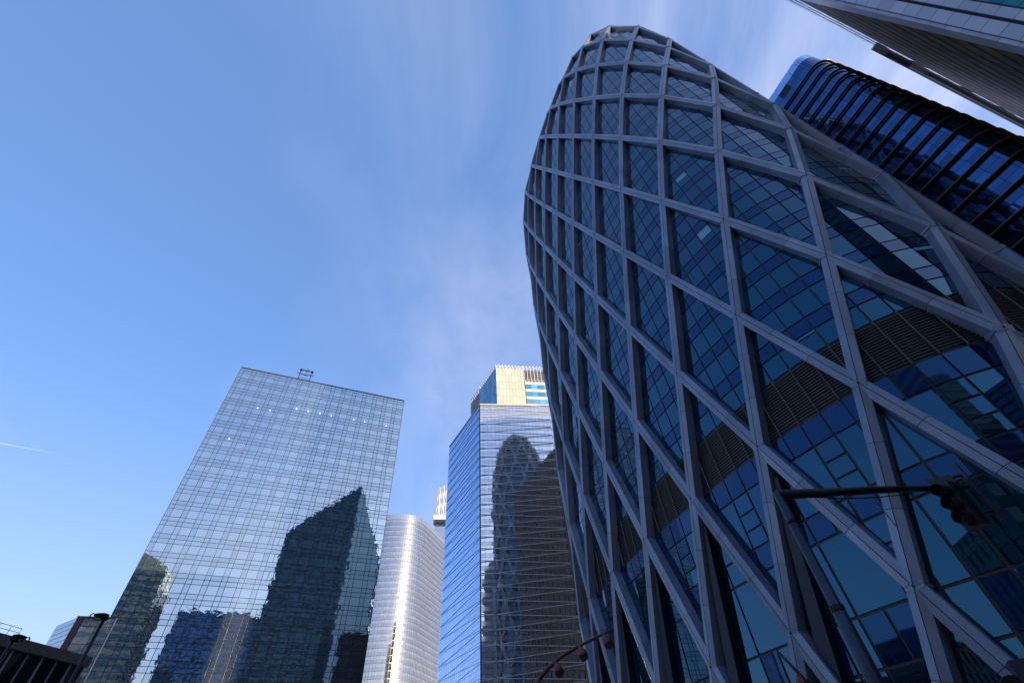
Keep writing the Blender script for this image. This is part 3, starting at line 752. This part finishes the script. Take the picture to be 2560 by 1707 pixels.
# ------------------------------------------------------------------ traffic signal on its mast
mp_ = P(29.85, 10.5); MZ = 6.2; ae = P(45.1, 13.35, 6.12)
tm_ = thing("signal_mast", "dark blue mast with a long arm reaching across the foot of the diagrid tower", "mast", mp_)
m = MB(); m.tube([v2(mp_, 0), v2(mp_, 2.6), v2(mp_, 4.0), v2(mp_, 4.01), v2(mp_, MZ)], [.15, .13, .115, .10, .085], 14); m.build("pole", "pole_blue", tm_, True)
m = MB(); m.tube([v2(mp_, 3.97), v2(mp_, 4.06)], .122, 14); m.build("collar", "lamp_black", tm_)
m = MB(); m.tube([v2(mp_, 5.55), v2(mp_, 5.6)], .10, 14); m.build("ring", "lamp_black", tm_)
m = MB(); m.tube([v2(mp_, MZ - .05), v2(mp_, MZ) + (ae - v2(mp_, MZ)) * .5, ae], [.10, .075, .045], 12); m.build("arm", "lamp_black", tm_, True)
cb = MB(); pts = []
for k in range(9):
    t_ = k / 8; q = v2(mp_, MZ) + (ae - v2(mp_, MZ)) * (.12 + .55 * t_); q.z -= .10 + .07 * math.sin(math.pi * t_); pts.append(q)
cb.tube(pts, .012, 5); cb.build("cable", "lamp_black", tm_, True)
cb = MB(); q = pts[5]; cb.tube([q, q + Vector((.02, 0, -.3)), q + Vector((.05, 0, -.62))], .010, 5); cb.build("cable_end", "lamp_black", tm_)
hx = P(43.6, 12.95); fu = dirv(43.6 + 90); fn = dirv(43.6 + 205)          # signal faces away to the left
sg = thing("traffic_signal", "black traffic signal with three visors hanging from the mast arm", "traffic light", v2(hx, 5.3))
hb = MB(); o = [(-.20, 0), (.20, 0), (.22, .95), (.16, 1.06), (-.34, 1.22), (-.22, .95)]
ha = dirv(43.6 + 115); back_n = -fn
A = [v2(hx + ha * a * .9, 5.28 + b) + fn * .02 for a, b in o]; B = [x - fn * .05 for x in A]
hb.poly(A); hb.poly(list(reversed(B)))
for k in range(len(o)): hb.poly([A[k], B[k], B[(k + 1) % 6], A[(k + 1) % 6]])
hb.build("backboard", "traffic_black", sg)
m = MB(); m.box(v2(hx, 5.72) + fn * .13, (.32, .24, .92), (ha, fn, Vector((0, 0, 1)))); m.build("housing", "traffic_black", sg)
for k in range(3):
    q = v2(hx, 5.43 + k * .29) + fn * .25
    m = MB(); m.tube([q, q + fn * .10, q + fn * .24 + Vector((0, 0, .02))], [.125, .13, .12], 14, cap=False); m.tube([q, q + fn * .01], .12, 14)
    vs = m.build("visor", "traffic_black", sg, True)
    m = MB(); m.tube([q + fn * .012, q + fn * .03], [.11, .09], 14); m.build("lens", ("lens_green", "lens_amber", "lens_red")[k], vs)
bq = P(45.2, 13.2)
m = MB(); bar(m, v2(bq, 5.35), v2(bq, 6.62), fn, .10, .06); m.build("bracket", "pole_blue", sg)
for z in (6.35, 5.55):
    m = MB(); m.tube([v2(bq, z), v2(hx, z - .02)], .03, 6); m.build("strut", "lamp_black", sg)
sx = P(40.2, 9.6)
ps = thing("signal_box_post", "dark signal box on a post cut off by the lower right corner", "signal box", sx)
m = MB(); m.tube([v2(sx, 0), v2(sx, 2.2)], .06, 10); m.build("post", "lamp_black", ps)
m = MB(); m.box(v2(sx, 2.5), (.42, .3, .62), (dirv(120), dirv(30), Vector((0, 0, 1)))); m.build("box", "pole_blue", ps)
m = MB(); m.tube([v2(sx - dirv(120) * .30, 2.56), v2(sx - dirv(120) * .30 + dirv(210) * .12, 2.54)], [.13, .14], 12); m.build("visor", "traffic_black", ps)

# ------------------------------------------------------------------ towers behind the viewer: seen mirrored in the glass, one added to shade the diagrid tower
def band_tower(name, label, corners, z1, m_wall, m_band, pitch=3.7, bh=1.2, cat="tower", tops=None, fins=0):
    """prism tower with projecting floor bands; tops: height at each corner (sloping roof)"""
    n = len(corners); ar = sum(corners[i][0] * corners[(i + 1) % n][1] - corners[(i + 1) % n][0] * corners[i][1] for i in range(n))
    cs = list(corners); tp = list(tops) if tops else [z1] * n
    if ar < 0: cs.reverse(); tp.reverse()
    cx, cy = sum(c[0] for c in cs) / n, sum(c[1] for c in cs) / n
    t = thing(name, label, cat, (cx, cy, 0)); mb = MB()
    mb.v = [(x, y, 0) for x, y in cs] + [(x, y, z) for (x, y), z in zip(cs, tp)]
    for i in range(n):
        j = (i + 1) % n; mb.f.append((i, j, n + j, n + i))
    mb.f.append(tuple(n + i for i in range(n))); mb.m = [0] * len(mb.f); mb.t = [.5] * len(mb.f)
    mb.build("wall", m_wall, t)
    bd = MB()
    for i in range(n):
        j = (i + 1) % n; a, b = Vector(cs[i]), Vector(cs[j]); d = (b - a).normalized(); nn = Vector((d.y, -d.x, 0)); L = (b - a).length
        z = 4.0
        while z < max(tp[i], tp[j]) - 1:
            f0, f1 = 0.0, 1.0
            if abs(tp[i] - tp[j]) < .01 and z + bh > tp[i]: break
            if tp[i] < z + bh: f0 = (z + bh - tp[i]) / (tp[j] - tp[i])
            if tp[j] < z + bh: f1 = (z + bh - tp[i]) / (tp[j] - tp[i])
            if f1 - f0 > .05: bar(bd, v2(a + (b - a) * f0, z), v2(a + (b - a) * f1, z), nn, bh, .15)
            z += pitch
        if fins:
            k = fins
            while k < L - .5:
                zt_ = tp[i] + (tp[j] - tp[i]) * k / L; bar(bd, v2(a + d * k, 0), v2(a + d * k, zt_ - .3), nn, .3, .3); k += fins
    o = bd.build("floor_bands", m_band, t); o["kind"] = "stuff"
    return t
band_tower("pointed_tower", "dark petrol glass tower with a pointed top, mirrored in the slab tower's glass", [(41, -133), (82, -114), (102, -102), (118, -135), (62, -165)], 0, "petrol_glass", "petrol_band", tops=[162, 207, 150, 140, 160], fins=6.0)
band_tower("cobalt_block", "cobalt blue office block mirrored low in the slab tower's glass", [(20, -228), (84, -202), (96, -232), (32, -258)], 132, "cobalt_glass", "petrol_band", fins=5.0)
band_tower("stepped_stone_tower", "stone and glass tower with a stepped top mirrored at the slab tower's left edge", [(-62, -116), (-27, -104), (-9, -150), (-44, -162)], 0, "tan_stone", "petrol_glass", tops=[128, 112, 112, 128], bh=1.9, fins=0)
band_tower("brown_block", "dark brown office block mirrored in the slab tower's lower right", [(42, -34), (60, -24), (74, -48), (56, -58)], 77, "brown_stone", "core_dark", fins=2.4)
band_tower("sun_blocker_tower", "tall tan banded tower added out of view to shade the diagrid tower", [(98, -52), (126, -26), (150, -54), (122, -80)], 150, "petrol_glass", "tan_stone", bh=1.7, fins=3.2)  # unseen blocker, added to keep the sun off the diagrid tower
band_tower("brown_stepped_block", "dark brown block standing behind the diagrid tower, mirrored in the pale bar tower", [(9, 96), (20, 92), (24, 112), (13, 116)], 106, "brown_stone", "core_dark", fins=2.2)
band_tower("brown_office_tower", "taller dark brown slab behind the diagrid tower, mirrored in the pale bar tower", [(20.5, 92), (46, 90), (48, 112), (24.5, 112)], 121, "brown_stone", "core_dark", fins=2.2)
band_tower("low_stone_block", "tan stone block with lit windows across the road behind the viewer", [(-70, -30), (-8, -24), (-4, -44), (-66, -50)], 36, "black_glass", "tan_stone", bh=1.5, fins=2.6, cat="building")
band_tower("side_stone_block", "tan stone block with dark windows beside the road to the viewer's left", [(-92, -14), (-62, 12), (-80, 34), (-110, 8)], 24, "black_glass", "tan_stone", bh=1.5, fins=2.6, cat="building")

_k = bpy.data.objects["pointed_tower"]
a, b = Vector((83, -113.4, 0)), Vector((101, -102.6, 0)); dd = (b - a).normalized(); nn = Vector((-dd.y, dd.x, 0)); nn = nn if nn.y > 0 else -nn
m = MB(); m.hexa([v2(a, 0) + nn * .16, v2(b, 0) + nn * .16, v2(b, 150) + nn * .16, v2(a, 203) + nn * .16, v2(a, 0) + nn * .5, v2(b, 0) + nn * .5, v2(b, 150) + nn * .5, v2(a, 203) + nn * .5][0:4] + [v2(a, 0) + nn * .5, v2(b, 0) + nn * .5, v2(b, 150) + nn * .5, v2(a, 203) + nn * .5]); m.build("painted_lit_facet", "painted_lit_wall", _k)  # lit side of the tower painted as a pale slab
_k = bpy.data.objects["low_stone_block"]
for i in range(34):
    x = -64 + random.random() * 52; zz = random.choice((6.3, 10.0, 13.7, 17.4, 21.1, 24.8, 28.5, 32.2)); q = Vector((x, -24.0 + (x + 8) * 6 / 62 + .1, zz))
    m = MB(); m.box(q, (1.5, .1, 1.6)); m.build("lit_window", "spot_glow", _k)
# ------------------------------------------------------------------ vapour trails
def trail(label, pts, r):
    m = MB(); m.tube([P(a, z / t_, z) for a, t_, z in pts], r, 8); o = m.build("vapour_trail", "vapour", None, True); tag(o, label, "vapour trail", "vapour trails"); return o
trail("short thin white vapour trail low in the sky at the left edge", [(-58.0, .468, 3000), (-55.6, .4742, 3000), (-51.84, .4872, 3000)], [6, 7, 1.0])
trail("white vapour trail crossing the gap between the gold reflection and bronze ledged towers", [(70.9, .965, 3000), (67.4, .9411, 3000), (64, .915, 3000)], [10, 13, 14])
